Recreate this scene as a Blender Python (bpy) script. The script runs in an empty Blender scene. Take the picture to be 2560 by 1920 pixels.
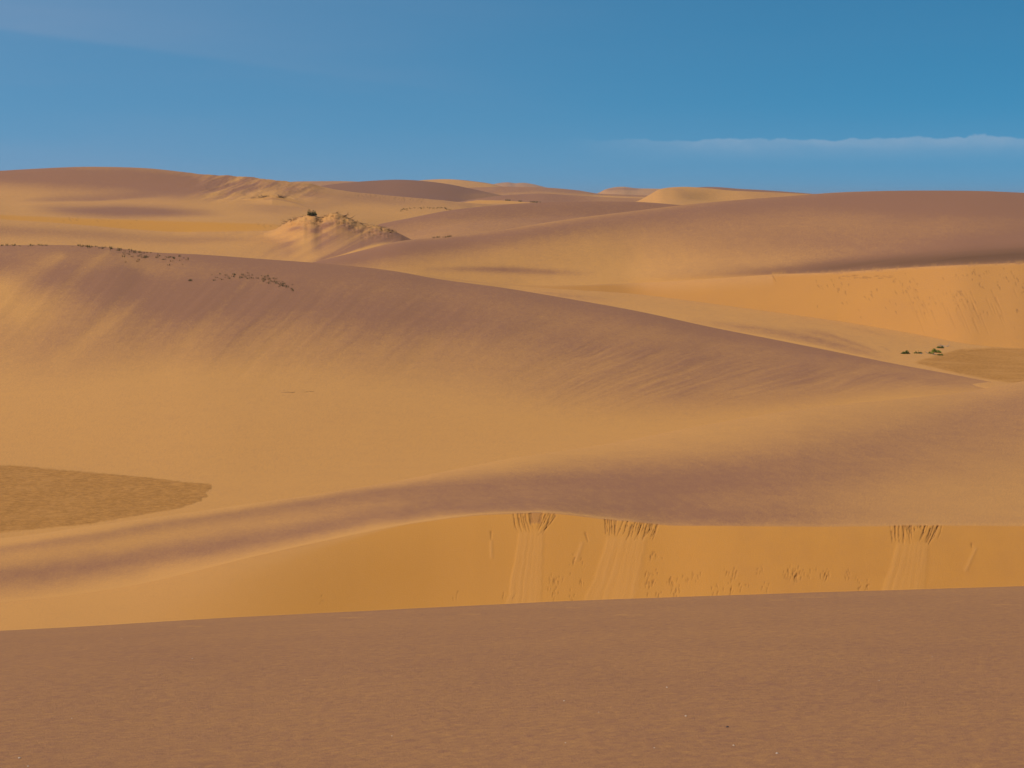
import bpy, math, random
import numpy as np
from mathutils import Vector, Matrix
random.seed(7)
C = bpy.context.scene.collection
sc = bpy.context.scene

# ------------------------------------------------------------ camera
F_PX, YH = 3517.0, 495.0                     # focal length and horizon row, in pixels of the 2560 px wide photograph
PITCH = math.atan((960 - YH) / F_PX)
SP, CP = math.sin(PITCH), math.cos(PITCH)
cam_d = bpy.data.cameras.new('camera'); cam = bpy.data.objects.new('camera', cam_d); C.objects.link(cam)
cam.location = (0, 0, 0); cam.rotation_euler = (math.pi / 2 - PITCH, 0, 0)
cam_d.sensor_width = 36; cam_d.lens = 36 * F_PX / 2560; cam_d.clip_end = 30000; cam_d.clip_start = 0.1
sc.camera = cam

# ------------------------------------------------------------ sky and sun
SUN_EL, SUN_AZ = math.radians(50), math.radians(-104)      # azimuth from +Y (view), negative = left
world = bpy.data.worlds.new('World'); sc.world = world; world.use_nodes = True
nt = world.node_tree; nt.nodes.clear()
def N(t, **k):
    n = nt.nodes.new(t)
    for a, v in k.items(): setattr(n, a, v)
    return n
def L(a, b): nt.links.new(a, b)
def M(op, a, b=None, c=None, clamp=False):
    n = nt.nodes.new('ShaderNodeMath'); n.operation = op; n.use_clamp = clamp
    for i, v in enumerate((a, b, c)):
        if v is None: continue
        if isinstance(v, (int, float)): n.inputs[i].default_value = v
        else: nt.links.new(v, n.inputs[i])
    return n.outputs[0]
def SS(v, a, b, lo=0.0, hi=1.0):             # smoothstep map range
    n = nt.nodes.new('ShaderNodeMapRange'); n.interpolation_type = 'SMOOTHSTEP'
    nt.links.new(v, n.inputs[0])
    for i, q in zip((1, 2, 3, 4), (a, b, lo, hi)): n.inputs[i].default_value = q
    return n.outputs[0]
def MIX(f, a, b, mode='MIX'):
    n = nt.nodes.new('ShaderNodeMix'); n.data_type = 'RGBA'; n.blend_type = mode
    for s, v in ((n.inputs[0], f), (n.inputs[6], a), (n.inputs[7], b)):
        if isinstance(v, (int, float)): s.default_value = v
        elif isinstance(v, tuple): s.default_value = (*v, 1)
        else: nt.links.new(v, s)
    return n.outputs[2]
tc = N('ShaderNodeTexCoord'); sep = N('ShaderNodeSeparateXYZ'); L(tc.outputs['Generated'], sep.inputs[0])
up = N('ShaderNodeCombineXYZ'); L(sep.outputs[0], up.inputs[0]); L(sep.outputs[1], up.inputs[1])
L(M('ADD', M('MULTIPLY', sep.outputs[2], 1.35), 0.20), up.inputs[2])
nrm = N('ShaderNodeVectorMath', operation='NORMALIZE'); L(up.outputs[0], nrm.inputs[0])
sky = N('ShaderNodeTexSky', sky_type='NISHITA'); sky.sun_disc = False
sky.sun_elevation = SUN_EL; sky.sun_rotation = SUN_AZ; sky.altitude = 200; sky.air_density = 1.0; sky.dust_density = 0.4; sky.ozone_density = 1.5
L(nrm.outputs[0], sky.inputs[0])
SKY_TINT = (0.34, 1.13, 1.30)
tint = MIX(1.0, sky.outputs[0], SKY_TINT, 'MULTIPLY')
az = M('ARCTAN2', sep.outputs[0], sep.outputs[1]); el = sep.outputs[2]
cxy = N('ShaderNodeCombineXYZ'); L(az, cxy.inputs[0]); L(el, cxy.inputs[1])
def noise(vec, scale, detail=4, rough=0.55):
    n = nt.nodes.new('ShaderNodeTexNoise'); n.inputs['Scale'].default_value = scale; n.inputs['Detail'].default_value = detail
    n.inputs['Roughness'].default_value = rough; nt.links.new(vec, n.inputs['Vector']); return n.outputs[0]
def mapv(vec, s, rot=0.0, loc=(0, 0, 0)):
    m = nt.nodes.new('ShaderNodeMapping'); m.inputs['Scale'].default_value = s; m.inputs['Rotation'].default_value = (0, 0, rot)
    m.inputs['Location'].default_value = loc; nt.links.new(vec, m.inputs[0]); return m.outputs[0]
# low cloud bank on the horizon to the right
edge = noise(mapv(cxy.outputs[0], (1, 0.9, 1), 0, (3.1, 0, 0)), 30, 8, 0.62)
top = M('ADD', M('MULTIPLY', M('SUBTRACT', edge, 0.5), 0.013), 0.0405)
dtop = M('SUBTRACT', top, el)
bank = M('MULTIPLY', SS(dtop, -0.0004, 0.0013), SS(el, 0.021, 0.037))
bank = M('MULTIPLY', bank, SS(az, 0.02, 0.17))
soft = noise(mapv(cxy.outputs[0], (1, 3, 1)), 22, 5, 0.6)
lit = M('MULTIPLY', SS(dtop, 0.0, 0.010, 1.0, 0.58), 0.34)
bank = M('MULTIPLY', bank, M('MULTIPLY', lit, SS(soft, 0.2, 0.7, 0.6, 1.1)))
# faint high veils on the left
cir = noise(mapv(cxy.outputs[0], (1, 7, 1), -0.13), 3.2, 6, 0.5)
veil = M('MULTIPLY', SS(cir, 0.40, 0.68), SS(az, -0.42, 0.20, 0.10, 0.02))
line = M('ADD', el, M('MULTIPLY', az, 0.118))                     # long soft edge sloping down to the right
vb = M('MULTIPLY', SS(M('ADD', line, M('MULTIPLY', M('SUBTRACT', cir, 0.5), 0.006)), 0.066, 0.072), SS(line, 0.075, 0.16, 1.0, 0.45))
vb = M('MULTIPLY', vb, SS(az, -0.40, 0.06, 0.20, 0.0))
hz = M('MULTIPLY', SS(el, 0.0, 0.07, 1.0, 0.0), 0.20)
vsum = M('ADD', M('ADD', veil, vb), M('ADD', hz, SS(az, -0.42, 0.38, 0.25, 0.0)), clamp=True)
col = MIX(vsum, tint, (3.0, 4.05, 5.95))
CLOUD = (5.2, 6.2, 7.6)
col = MIX(bank, col, CLOUD)
bg = N('ShaderNodeBackground'); bg.inputs[1].default_value = 0.081; L(col, bg.inputs[0])
wo = N('ShaderNodeOutputWorld'); L(bg.outputs[0], wo.inputs[0])

sd = bpy.data.lights.new('sun', 'SUN'); sun = bpy.data.objects.new('sun', sd); C.objects.link(sun)
sd.energy = 3.7; sd.angle = math.radians(0.55); sd.color = (1.0, 0.94, 0.86)
sdir = Vector((math.sin(SUN_AZ) * math.cos(SUN_EL), math.cos(SUN_AZ) * math.cos(SUN_EL), math.sin(SUN_EL)))
sun.rotation_euler = (-sdir).to_track_quat('-Z', 'Y').to_euler(); sun.location = (-60, 10, 80)
sc.view_settings.view_transform = 'Standard'; sc.view_settings.look = 'None'
sc.view_settings.exposure = 0.0; sc.view_settings.gamma = 1.0; sc.view_settings.use_curve_mapping = False

# ------------------------------------------------------------ materials
def new_mat(name):
    global nt
    m = bpy.data.materials.new(name); m.use_nodes = True; nt = m.node_tree; nt.nodes.clear()
    return m
GOLD, ORANGE, PURPLE = (0.58, 0.262, 0.071), (0.545, 0.228, 0.042), (0.285, 0.121, 0.062)
SHADE_MINERAL = (0.15, 0.066, 0.028)  # dark mineral sand together with the painted shade in slump grooves
def sand_material():
    m = new_mat('dune_sand')
    tc = N('ShaderNodeTexCoord'); v = tc.outputs['Object']
    at = N('ShaderNodeAttribute', attribute_name='sand'); s = N('ShaderNodeSeparateColor'); L(at.outputs['Color'], s.inputs[0])
    mineral, slip, patch, shade_mineral = s.outputs[0], s.outputs[1], s.outputs[2], at.outputs['Alpha']
    cloud = noise(mapv(v, (0.05, 0.05, 0.2)), 1.0, 5, 0.6)
    mott = noise(mapv(v, (0.55, 1.0, 1.0)), 0.9, 8, 0.72)
    grain = noise(mapv(v, (14, 26, 26)), 1.0, 6, 0.8)
    # heavy dark mineral grains gathered among the golden ones
    k = M('ADD', mineral, M('MULTIPLY', M('SUBTRACT', cloud, 0.5), 0.16))
    k = M('ADD', k, M('MULTIPLY', M('SUBTRACT', mott, 0.5), M('MULTIPLY', M('SUBTRACT', 1.0, slip), 0.30)))
    k = M('ADD', k, M('MULTIPLY', M('SUBTRACT', grain, 0.5), M('MULTIPLY', M('SUBTRACT', 1.08, slip), 0.70)), clamp=True)
    fine = noise(mapv(v, (110, 200, 200)), 1.0, 2, 0.7)
    k = M('ADD', k, M('MULTIPLY', M('SUBTRACT', fine, 0.5), M('MULTIPLY', M('SUBTRACT', 1.0, slip), 1.1)), clamp=True)
    c = MIX(slip, GOLD, ORANGE)
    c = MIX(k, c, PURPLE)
    # gravelly flat between the dunes
    gr = noise(mapv(v, (1.2, 1.8, 1)), 2.6, 8, 0.82)
    pc = MIX(SS(gr, 0.34, 0.66), (0.32, 0.132, 0.029), (0.51, 0.216, 0.050))
    c = MIX(patch, c, pc)
    c = MIX(shade_mineral, c, SHADE_MINERAL)
    b = N('ShaderNodeBsdfPrincipled'); L(c, b.inputs['Base Color']); b.inputs['Roughness'].default_value = 0.95
    b.inputs['Specular IOR Level'].default_value = 0.12
    bump = N('ShaderNodeBump'); bump.inputs['Strength'].default_value = 0.5; bump.inputs['Distance'].default_value = 0.03
    h = M('ADD', M('MULTIPLY', grain, 1.1), M('MULTIPLY', mott, 1.2)); h = M('ADD', h, M('MULTIPLY', M('MULTIPLY', gr, patch), 3.0))
    L(h, bump.inputs['Height']); L(bump.outputs[0], b.inputs['Normal'])
    o = N('ShaderNodeOutputMaterial'); L(b.outputs[0], o.inputs[0])
    return m
SAND = sand_material()
def plain(name, base, base2, scale, rough=0.8, trans=0.0):
    m = new_mat(name); tc = N('ShaderNodeTexCoord')
    f = noise(tc.outputs['Object'], scale, 3, 0.6); c = MIX(SS(f, 0.35, 0.65), base, base2)
    b = N('ShaderNodeBsdfPrincipled'); L(c, b.inputs['Base Color']); b.inputs['Roughness'].default_value = rough
    b.inputs['Specular IOR Level'].default_value = 0.2
    o = N('ShaderNodeOutputMaterial'); L(b.outputs[0], o.inputs[0]); return m
GREEN = plain('leaf_green', (0.075, 0.095, 0.010), (0.17, 0.17, 0.02), 14)
LIME = plain('leaf_yellow_green', (0.16, 0.17, 0.012), (0.32, 0.29, 0.03), 14)
OLIVE = plain('leaf_olive', (0.070, 0.065, 0.014), (0.15, 0.12, 0.028), 10)
DRY = plain('dry_grass', (0.13, 0.08, 0.026), (0.26, 0.155, 0.05), 12)
WOOD = plain('dead_wood', (0.12, 0.065, 0.028), (0.24, 0.13, 0.06), 9)
GREYWOOD = plain('bleached_wood', (0.17, 0.15, 0.14), (0.30, 0.26, 0.23), 9)
SHELL = plain('pale_pebble', (0.44, 0.30, 0.20), (0.60, 0.44, 0.32), 60, 0.5)
DARKSTONE = plain('dark_pebble', (0.05, 0.03, 0.03), (0.09, 0.06, 0.05), 60, 0.6)

# ------------------------------------------------------------ numpy helpers
_rng = np.random.RandomState(3); _perm = np.concatenate([_rng.permutation(256)] * 3)
_ga = _rng.rand(256) * 2 * np.pi; _gx, _gy = np.cos(_ga), np.sin(_ga)
def perlin(x, y):
    xi = np.floor(x).astype(int); yi = np.floor(y).astype(int); xf = x - xi; yf = y - yi; xi &= 255; yi &= 255
    u = xf ** 3 * (xf * (xf * 6 - 15) + 10); v = yf ** 3 * (yf * (yf * 6 - 15) + 10)
    def g(i, j, a, b):
        h = _perm[_perm[xi + i] + yi + j]; return _gx[h] * a + _gy[h] * b
    n0 = g(0, 0, xf, yf) * (1 - u) + g(1, 0, xf - 1, yf) * u
    n1 = g(0, 1, xf, yf - 1) * (1 - u) + g(1, 1, xf - 1, yf - 1) * u
    return (n0 * (1 - v) + n1 * v) * 1.4
def fbm(x, y, o=4, r=0.5):
    s = 0; a = 1; t = 0
    for i in range(o): s = s + a * perlin(x * 2 ** i + 17.3 * i, y * 2 ** i + 5.1 * i); t += a; a *= r
    return s / t
def sstep(a, b, x):
    t = np.clip((x - a) / (b - a), 0, 1); return t * t * (3 - 2 * t)
def ratio(y):                                  # z / d of a picture row
    yc = -(y - 960) / F_PX; return (-SP + yc * CP) / (CP + yc * SP)
def xr(x, y):                                  # X / d
    yc = -(y - 960) / F_PX; return ((x - 1280) / F_PX) / (CP + yc * SP)
def project(P):
    X, D, Z = P[..., 0], P[..., 1], P[..., 2]
    f = D * CP - Z * SP; u = D * SP + Z * CP
    f = np.maximum(f, 1e-3)
    return 1280 + F_PX * X / f, 960 - F_PX * u / f
def slopes(xk, yk):
    h = np.diff(xk); dl = np.diff(yk) / h; m = np.zeros_like(yk)
    m[0] = dl[0]; m[-1] = dl[-1]
    w = np.where(dl[:-1] * dl[1:] > 0, 2 * dl[:-1] * dl[1:] / np.where(np.abs(dl[:-1] + dl[1:]) < 1e-12, 1, dl[:-1] + dl[1:]), 0)
    m[1:-1] = w; return m
def curve(pts, x, k=1):                        # smooth interpolation through (x, value...) knots
    p = np.array(sorted(pts), float); xk, yk = p[:, 0], p[:, k]
    if len(xk) == 2: return np.interp(x, xk, yk)
    m = np.zeros_like(yk); h = np.diff(xk); dl = np.diff(yk) / h
    m[1:-1] = (dl[:-1] * h[1:] + dl[1:] * h[:-1]) / (h[:-1] + h[1:]); m[0] = dl[0]; m[-1] = dl[-1]
    xx = np.clip(x, xk[0], xk[-1]); i = np.clip(np.searchsorted(xk, xx) - 1, 0, len(xk) - 2)
    t = (xx - xk[i]) / h[i]; t2, t3 = t * t, t ** 3
    r = (2 * t3 - 3 * t2 + 1) * yk[i] + (t3 - 2 * t2 + t) * h[i] * m[i] + (3 * t2 - 2 * t3) * yk[i + 1] + (t3 - t2) * h[i] * m[i + 1]
    return r + np.where(x > xk[-1], (x - xk[-1]) * m[-1], 0) + np.where(x < xk[0], (x - xk[0]) * m[0], 0)

def loft(xs, rows, counts):
    """rows: list of (y_or_None, d, z_or_None, crease) arrays over xs, near to far. Returns grid P[rows, cols, 3]."""
    D = []; Z = []; R = []
    for (y, d, z, cr) in rows:
        d = np.broadcast_to(np.asarray(d, float), xs.shape).copy()
        if y is not None: zz = ratio(y) * d; rr = xr(xs, y)
        else:
            zz = np.broadcast_to(np.asarray(z, float), xs.shape).copy()
            e = zz / np.maximum(d, 1)                       # invert ratio -> yc
            yc = (SP + e * CP) / (CP - e * SP); rr = ((xs - 1280) / F_PX) / (CP + yc * SP)
        D.append(d); Z.append(zz); R.append(rr)
    D = np.array(D); Z = np.array(Z); R = np.array(R)
    for k in range(1, len(D)): D[k] = np.maximum(D[k], D[k - 1] + 0.05)
    h = np.diff(D, axis=0); dl = np.diff(Z, axis=0) / h
    mi = np.zeros_like(Z); mi[0] = dl[0]; mi[-1] = dl[-1]
    s = dl[:-1] + dl[1:]
    mi[1:-1] = np.where(dl[:-1] * dl[1:] > 0, 2 * dl[:-1] * dl[1:] / np.where(np.abs(s) < 1e-12, 1, s), 0)
    out = []
    for k in range(len(D) - 1):
        n = counts[k]; t = np.linspace(0, 1, n, endpoint=(k == len(D) - 2))[:, None]
        ml = dl[k] if rows[k][3] else mi[k]; mr = dl[k] if rows[k + 1][3] else mi[k + 1]
        t2, t3 = t * t, t ** 3
        d = D[k] + t * h[k]
        z = (2 * t3 - 3 * t2 + 1) * Z[k] + (t3 - 2 * t2 + t) * h[k] * ml + (3 * t2 - 2 * t3) * Z[k + 1] + (t3 - t2) * h[k] * mr
        r = R[k] * (1 - t) + R[k + 1] * t
        out.append(np.stack([r * d, d, z], -1))
    return np.concatenate(out, 0)

def mesh_grid(name, P, attr, mat=None, kind='structure'):
    nr, nc = P.shape[:2]; me = bpy.data.meshes.new(name)
    me.vertices.add(nr * nc); me.vertices.foreach_set('co', P.reshape(-1).astype(np.float32))
    i = np.arange(nr * nc).reshape(nr, nc)
    q = np.stack([i[:-1, :-1], i[:-1, 1:], i[1:, 1:], i[1:, :-1]], -1).reshape(-1)
    nf = (nr - 1) * (nc - 1); me.loops.add(nf * 4); me.loops.foreach_set('vertex_index', q.astype(np.int32))
    me.polygons.add(nf); me.polygons.foreach_set('loop_start', (np.arange(nf) * 4).astype(np.int32))
    me.update(calc_edges=True); me.polygons.foreach_set('use_smooth', np.ones(nf, bool))
    attr[..., 0] += _rng.normal(0, .07, attr.shape[:2]) * np.clip(1.25 - attr[..., 1], .3, 1)
    ca = me.attributes.new('sand', 'FLOAT_COLOR', 'POINT'); ca.data.foreach_set('color', attr.reshape(-1).astype(np.float32))
    me.materials.append(mat or SAND); me.update()
    o = bpy.data.objects.new(name, me); C.objects.link(o); o['kind'] = kind
    return o

def band(px, py, pts):
    """pts: (x, y_centre, up, down, amount) knots; a soft-edged band of darker sand along a line on the dune."""
    yc = curve(pts, px, 1); u = np.maximum(np.interp(px, [p[0] for p in pts], [p[2] for p in pts]), 1)
    d = np.maximum(np.interp(px, [p[0] for p in pts], [p[3] for p in pts]), 1); a = np.interp(px, [p[0] for p in pts], [p[4] for p in pts], left=0 if pts[0][4] == 0 else None, right=0 if pts[-1][4] == 0 else None)
    q = (py - yc); return a * np.exp(-np.where(q < 0, (q / u) ** 2, (q / d) ** 2))
def blend(*v):                                 # soft union
    r = 1
    for q in v: r = r * (1 - np.clip(q, 0, 1))
    return 1 - r
class Surf:
    def __init__(s, P): s.P = P; s.px, s.py = project(P); s.A = np.zeros(P.shape[:2] + (4,))
    def at(s, x, y, r0=0, r1=None):
        q = (s.px[r0:r1] - x) ** 2 + (s.py[r0:r1] - y) ** 2; i = np.unravel_index(np.argmin(q), q.shape)
        return Vector(s.P[r0:r1][i])
def stroke(S, x0, y0, x1, y1, w, amt, depth, rows=None, power=1.0):
    """a small slump groove on a slip face: pushes the sand in and paints its shade and dark mineral into the colour"""
    c0 = np.argmin(np.abs(S.px[rows[0]] - min(x0, x1))) - 14; c1 = np.argmin(np.abs(S.px[rows[0]] - max(x0, x1))) + 14
    c0 = max(c0, 0); sl = (slice(rows[0], rows[1]), slice(c0, c1)); px, py = S.px[sl], S.py[sl]
    t = np.clip(((px - x0) * (x1 - x0) + (py - y0) * (y1 - y0)) / ((x1 - x0) ** 2 + (y1 - y0) ** 2 + 1e-6), 0, 1)
    dist = np.hypot(px - x0 - t * (x1 - x0), py - y0 - t * (y1 - y0)); ww = w * (1 - 0.65 * t ** power)
    g = np.exp(-(dist / ww) ** 2)
    S.A[sl][..., 3] = np.maximum(S.A[sl][..., 3], g * amt * (1 - 0.35 * t))
    S.P[sl][..., 1] += g * depth; S.P[sl][..., 2] -= g * depth * 0.5

FLOOR = -14.65
def cv(pts, xs, k=1): return curve(pts, xs, k)
def y_to_d(y, z): return z / ratio(y)

# ------------------------------------------------------------ ground sheet under everything
g = np.array([[-9000, -3000], [9000, 14000]], float)
gx = np.linspace(-9000, 9000, 61); gy = np.linspace(-3000, 15000, 61)
GX, GY = np.meshgrid(gx, gy); P = np.stack([GX, GY, np.full_like(GX, -16.6)], -1)
A = np.zeros(P.shape[:2] + (4,)); A[..., 0] = 0.45; mesh_grid('ground', P, A)

# ------------------------------------------------------------ foreground dune
X = np.concatenate([np.linspace(-60, -9, 60), np.linspace(-9, 9, 520)[1:-1], np.linspace(9, 60, 60)])
fpts = [(-3000, 1660), (0, 1577), (226, 1565), (452, 1551), (1000, 1523), (1416, 1503), (1800, 1489), (2560, 1466), (5500, 1440)]
pxs = np.linspace(-3000, 5500, 400); ys = cv(fpts, pxs); DB = 15.5
zb = np.interp(X, xr(pxs, ys) * DB, ratio(ys) * DB) + 0.006 * fbm(X * 0.8, X * 0)
tilt = zb - np.interp(0, X, zb)
dk = [-25, 0, 6, 11, DB]; zk = [-2.4, -1.72, -2.52, -3.42]
rows_ = []
dd = np.concatenate([np.linspace(-25, 3, 30)[:-1], np.linspace(3, DB, 420)])
zc = np.interp(0, X, zb)
prof = curve([(-25, -2.3), (-8, -1.7), (0, -1.72), (6, -2.54), (11, -3.5), (DB, zc)], dd)
Zf = prof[:, None] + tilt[None, :] * np.clip((dd[:, None] + 2) / (DB + 2), 0, 1)
XX, DDm = np.meshgrid(X, dd)
Zf += 0.012 * fbm(XX * 0.5, DDm * 0.35, 3) * np.clip((DB - DDm) / 4, 0, 1)
front = np.stack([XX, DDm, Zf], -1)
tb = np.linspace(0, 1, 40)[1:]
back = np.stack([np.broadcast_to(X, (39, len(X))), np.broadcast_to((DB + 20 * tb)[:, None], (39, len(X))), zb[None] - 12.4 * tb[:, None]], -1)
S = Surf(np.concatenate([front, back], 0)); F = S
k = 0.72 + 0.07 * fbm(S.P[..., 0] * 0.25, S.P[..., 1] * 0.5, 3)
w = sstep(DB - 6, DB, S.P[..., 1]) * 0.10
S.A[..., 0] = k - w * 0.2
# thin pale drifts lying just this side of the crest
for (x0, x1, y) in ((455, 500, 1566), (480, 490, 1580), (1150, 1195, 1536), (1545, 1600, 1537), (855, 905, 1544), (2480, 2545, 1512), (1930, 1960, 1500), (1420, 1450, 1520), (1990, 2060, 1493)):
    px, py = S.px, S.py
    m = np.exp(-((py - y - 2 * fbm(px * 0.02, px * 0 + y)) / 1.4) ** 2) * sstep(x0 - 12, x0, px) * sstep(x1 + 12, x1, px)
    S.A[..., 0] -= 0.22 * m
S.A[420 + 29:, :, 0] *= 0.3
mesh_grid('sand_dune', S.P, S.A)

# ------------------------------------------------------------ middle dune with the tall slip face
xs = np.concatenate([np.linspace(-900, 0, 60)[:-1], np.linspace(0, 900, 320)[:-1], np.linspace(900, 2600, 1050)[:-1], np.linspace(2600, 3400, 60)])
Kp = [(-900, 1590, 49), (0, 1505, 50), (362, 1462, 51), (542, 1412, 52), (723, 1371, 53), (859, 1341, 54), (1000, 1312, 55), (1100, 1298, 55.3), (1195, 1287, 55.5), (1290, 1283, 55.6), (1369, 1282, 55.5),
      (1448, 1289, 55.2), (1511, 1297, 55), (1600, 1305, 54.7), (1657, 1311, 54.5), (1800, 1313, 54.2), (2100, 1315, 54), (2300, 1313, 54), (2560, 1314, 54), (3400, 1318, 54)]
Cp = [(-900, 1490, 52), (0, 1363, 56.5), (226, 1324, 58), (452, 1294, 60), (678, 1260, 62.5), (1000, 1204, 67), (1273, 1150, 71), (1504, 1115, 76), (1736, 1070, 82), (1967, 1030, 88), (2199, 1004, 93), (2407, 983, 98), (2560, 955, 101), (3400, 890, 112)]
ky, kd = cv(Kp, xs), cv(Kp, xs, 2); cy, cd = cv(Cp, xs), cv(Cp, xs, 2)
def gsm(v, sig, lo, hi):
    xu = np.arange(-900, 3401, 5.0); vu = np.interp(xu, xs, v); kk = np.exp(-(np.arange(-3 * sig, 3 * sig + 1, 5.0) / sig) ** 2 / 2); kk /= kk.sum()
    pd = len(kk) // 2; e0 = (vu[0] - vu[1]); e1 = vu[-1] - vu[-2]
    vp = np.concatenate([vu[0] + e0 * np.arange(pd, 0, -1), vu, vu[-1] + e1 * np.arange(1, pd + 1)]); sm = np.interp(xs, xu, np.convolve(vp, kk, 'valid'))
    w = 1 - sstep(lo, hi, xs); return v * (1 - w) + sm * w
kd = gsm(kd, 160, 9000, 9001); ky = gsm(ky, 110, 800, 1150)
ky = ky + 0.6 * fbm(xs * 0.012, xs * 0, 2) * sstep(600, 1200, xs)
sl = 0.18 + 0.42 * sstep(-300, 1500, xs)
kz = ratio(ky) * kd; fd = kd - (kz + 15.8) / sl
my = np.interp(xs, [-900, 0, 1000, 1369, 1500, 2000, 2560, 3400], [1545, 1432, 1256, 1216, 1200, 1148, 1108, 1080]); md = np.interp(xs, [-900, 0, 1000, 1369, 1500, 2000, 2560, 3400], [50.6, 53, 60.5, 63, 64.5, 69, 75, 80])
rows = [(None, 28.0, -16.5, 0), (None, fd, -15.8, 0), (ky, kd, None, 1), (my, md, None, 0), (cy, cd, None, 0), (None, cd + np.interp(xs, [0, 1500, 2560], [5, 7, 8]), -15.0, 0), (None, cd + 26, -16.6, 0)]
P = loft(xs, rows, [6, 170, 90, 80, 20, 10])
S = Surf(P); Md = S; px, py = S.px, S.py
r_s0, r_s1 = 6, 6 + 170                               # slip face rows
X, Y = P[..., 0], P[..., 1]
S.P[..., 2] += 0.03 * fbm(X * 0.25, Y * 0.18, 4) * (np.arange(P.shape[0])[:, None] > r_s1)
kyg = np.broadcast_to(ky, px.shape); face = sstep(-3, 2, py - kyg - 0) * (np.arange(P.shape[0])[:, None] <= r_s1)
soft_face = sstep(420, 1000, px); 
onface = (np.arange(P.shape[0])[:, None] <= r_s1) * 1.0
wob = 10 * fbm(px * 0.006, py * 0.01, 3)
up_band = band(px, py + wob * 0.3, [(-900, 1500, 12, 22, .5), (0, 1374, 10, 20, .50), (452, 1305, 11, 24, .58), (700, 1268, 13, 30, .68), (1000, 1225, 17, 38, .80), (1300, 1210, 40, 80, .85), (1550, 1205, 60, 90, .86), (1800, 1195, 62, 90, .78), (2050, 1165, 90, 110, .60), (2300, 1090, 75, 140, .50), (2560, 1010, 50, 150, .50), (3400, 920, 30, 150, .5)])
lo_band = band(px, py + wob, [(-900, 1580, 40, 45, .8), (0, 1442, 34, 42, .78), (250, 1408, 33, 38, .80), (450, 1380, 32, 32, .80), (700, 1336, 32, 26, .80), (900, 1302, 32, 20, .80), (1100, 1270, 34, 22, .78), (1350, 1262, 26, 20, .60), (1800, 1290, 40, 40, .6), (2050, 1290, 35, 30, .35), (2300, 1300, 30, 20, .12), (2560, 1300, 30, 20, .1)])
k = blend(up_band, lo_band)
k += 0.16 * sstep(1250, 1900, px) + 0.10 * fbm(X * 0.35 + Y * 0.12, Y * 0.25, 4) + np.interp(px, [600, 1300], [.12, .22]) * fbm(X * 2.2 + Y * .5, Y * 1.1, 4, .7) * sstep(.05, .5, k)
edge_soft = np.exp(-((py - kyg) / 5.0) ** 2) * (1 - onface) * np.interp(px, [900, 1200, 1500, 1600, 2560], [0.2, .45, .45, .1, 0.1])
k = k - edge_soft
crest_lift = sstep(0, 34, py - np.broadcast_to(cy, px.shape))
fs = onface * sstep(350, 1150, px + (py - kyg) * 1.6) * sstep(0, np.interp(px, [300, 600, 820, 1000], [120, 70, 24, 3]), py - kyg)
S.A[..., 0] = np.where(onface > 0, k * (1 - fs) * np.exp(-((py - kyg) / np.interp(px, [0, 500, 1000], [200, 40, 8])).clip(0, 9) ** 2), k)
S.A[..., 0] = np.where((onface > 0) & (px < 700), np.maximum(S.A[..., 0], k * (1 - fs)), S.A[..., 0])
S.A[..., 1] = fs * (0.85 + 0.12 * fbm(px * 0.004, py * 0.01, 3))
S.A[..., 0] += onface * fs * 0.13 * (0.5 + fbm(px * 0.012, py * 0.018, 4)) * sstep(1600, 2000, px)
rr = random.Random(11)
def gy(x): return float(np.interp(x, xs, ky))
# avalanche chutes: head scarps cut below the brink, sand tongues below
def chute(heads, tongue, seed):
    R = random.Random(seed)
    for (x0, x1, lean, ln, n) in heads:
        for i in range(n):
            x = x0 + (x1 - x0) * (i + R.uniform(-0.4, 1.4)) / n; y = gy(x) + 1 + (R.uniform(2, 14) if R.random() < .4 else 0)
            l = ln * R.uniform(0.45, 1.1); xe = x + lean * l * R.uniform(0.7, 1.3)
            xm = x + (xe - x) * 0.4 + R.uniform(-2, 2); ym = y + l * 0.5
            w = R.uniform(1.0, 2.3)
            stroke(S, x, y, xm, ym, w, R.uniform(.22, .72), 0.026, (r_s0, r_s1)); stroke(S, xm, ym, xe, y + l, w * .8, R.uniform(.18, .62), 0.022, (r_s0, r_s1))
    (a0, a1, b0, b1, ytop) = tongue                # top edges, bottom edges at y = 1500
    t = np.clip((py - ytop) / (1505 - ytop), 0, 1.2); wb = 9 * t * fbm(t * 4 + seed, t * 0, 3) ; xl = a0 + (b0 - a0) * t ** 1.2 + wb; xrr = a1 + (b1 - a1) * t - 8 * np.abs(fbm(t * 5 + seed * 3, t * 0, 3))
    q = (px - xl) / (xrr - xl); ins = sstep(0, 0.10, q) * sstep(1, 0.86, q) * sstep(ytop - 14, ytop + 10, py) * onface
    rid = fbm(q * 11 + seed + .3 * fbm(q * 3, t * 2, 2), t * 1.0, 5, .6); 
    hgt = ins * (0.014 + 0.009 * rid)
    S.P[..., 1] -= hgt; S.P[..., 2] += hgt * 0.5
    S.A[..., 1] -= ins * (0.28 + .25 * rid); S.A[..., 0] -= 0.06 * ins; S.A[..., 3] += ins * 0.07 * sstep(0.15, 0.6, -rid)
chute([(1284, 1328, 0.20, 42, 13), (1352, 1378, -0.45, 40, 9), (1380, 1398, -0.8, 44, 3)], (1294, 1366, 1262, 1360, 1330), 1)
chute([(1508, 1542, 0.02, 44, 10), (1560, 1600, -0.35, 42, 10), (1600, 1648, -0.40, 42, 15)], (1512, 1626, 1455, 1600, 1345), 2)
chute([(2226, 2282, 0.02, 40, 13), (2312, 2354, -0.45, 42, 13), (2262, 2312, 0.0, 9, 10)], (2236, 2330, 2190, 2316, 1360), 3)
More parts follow.
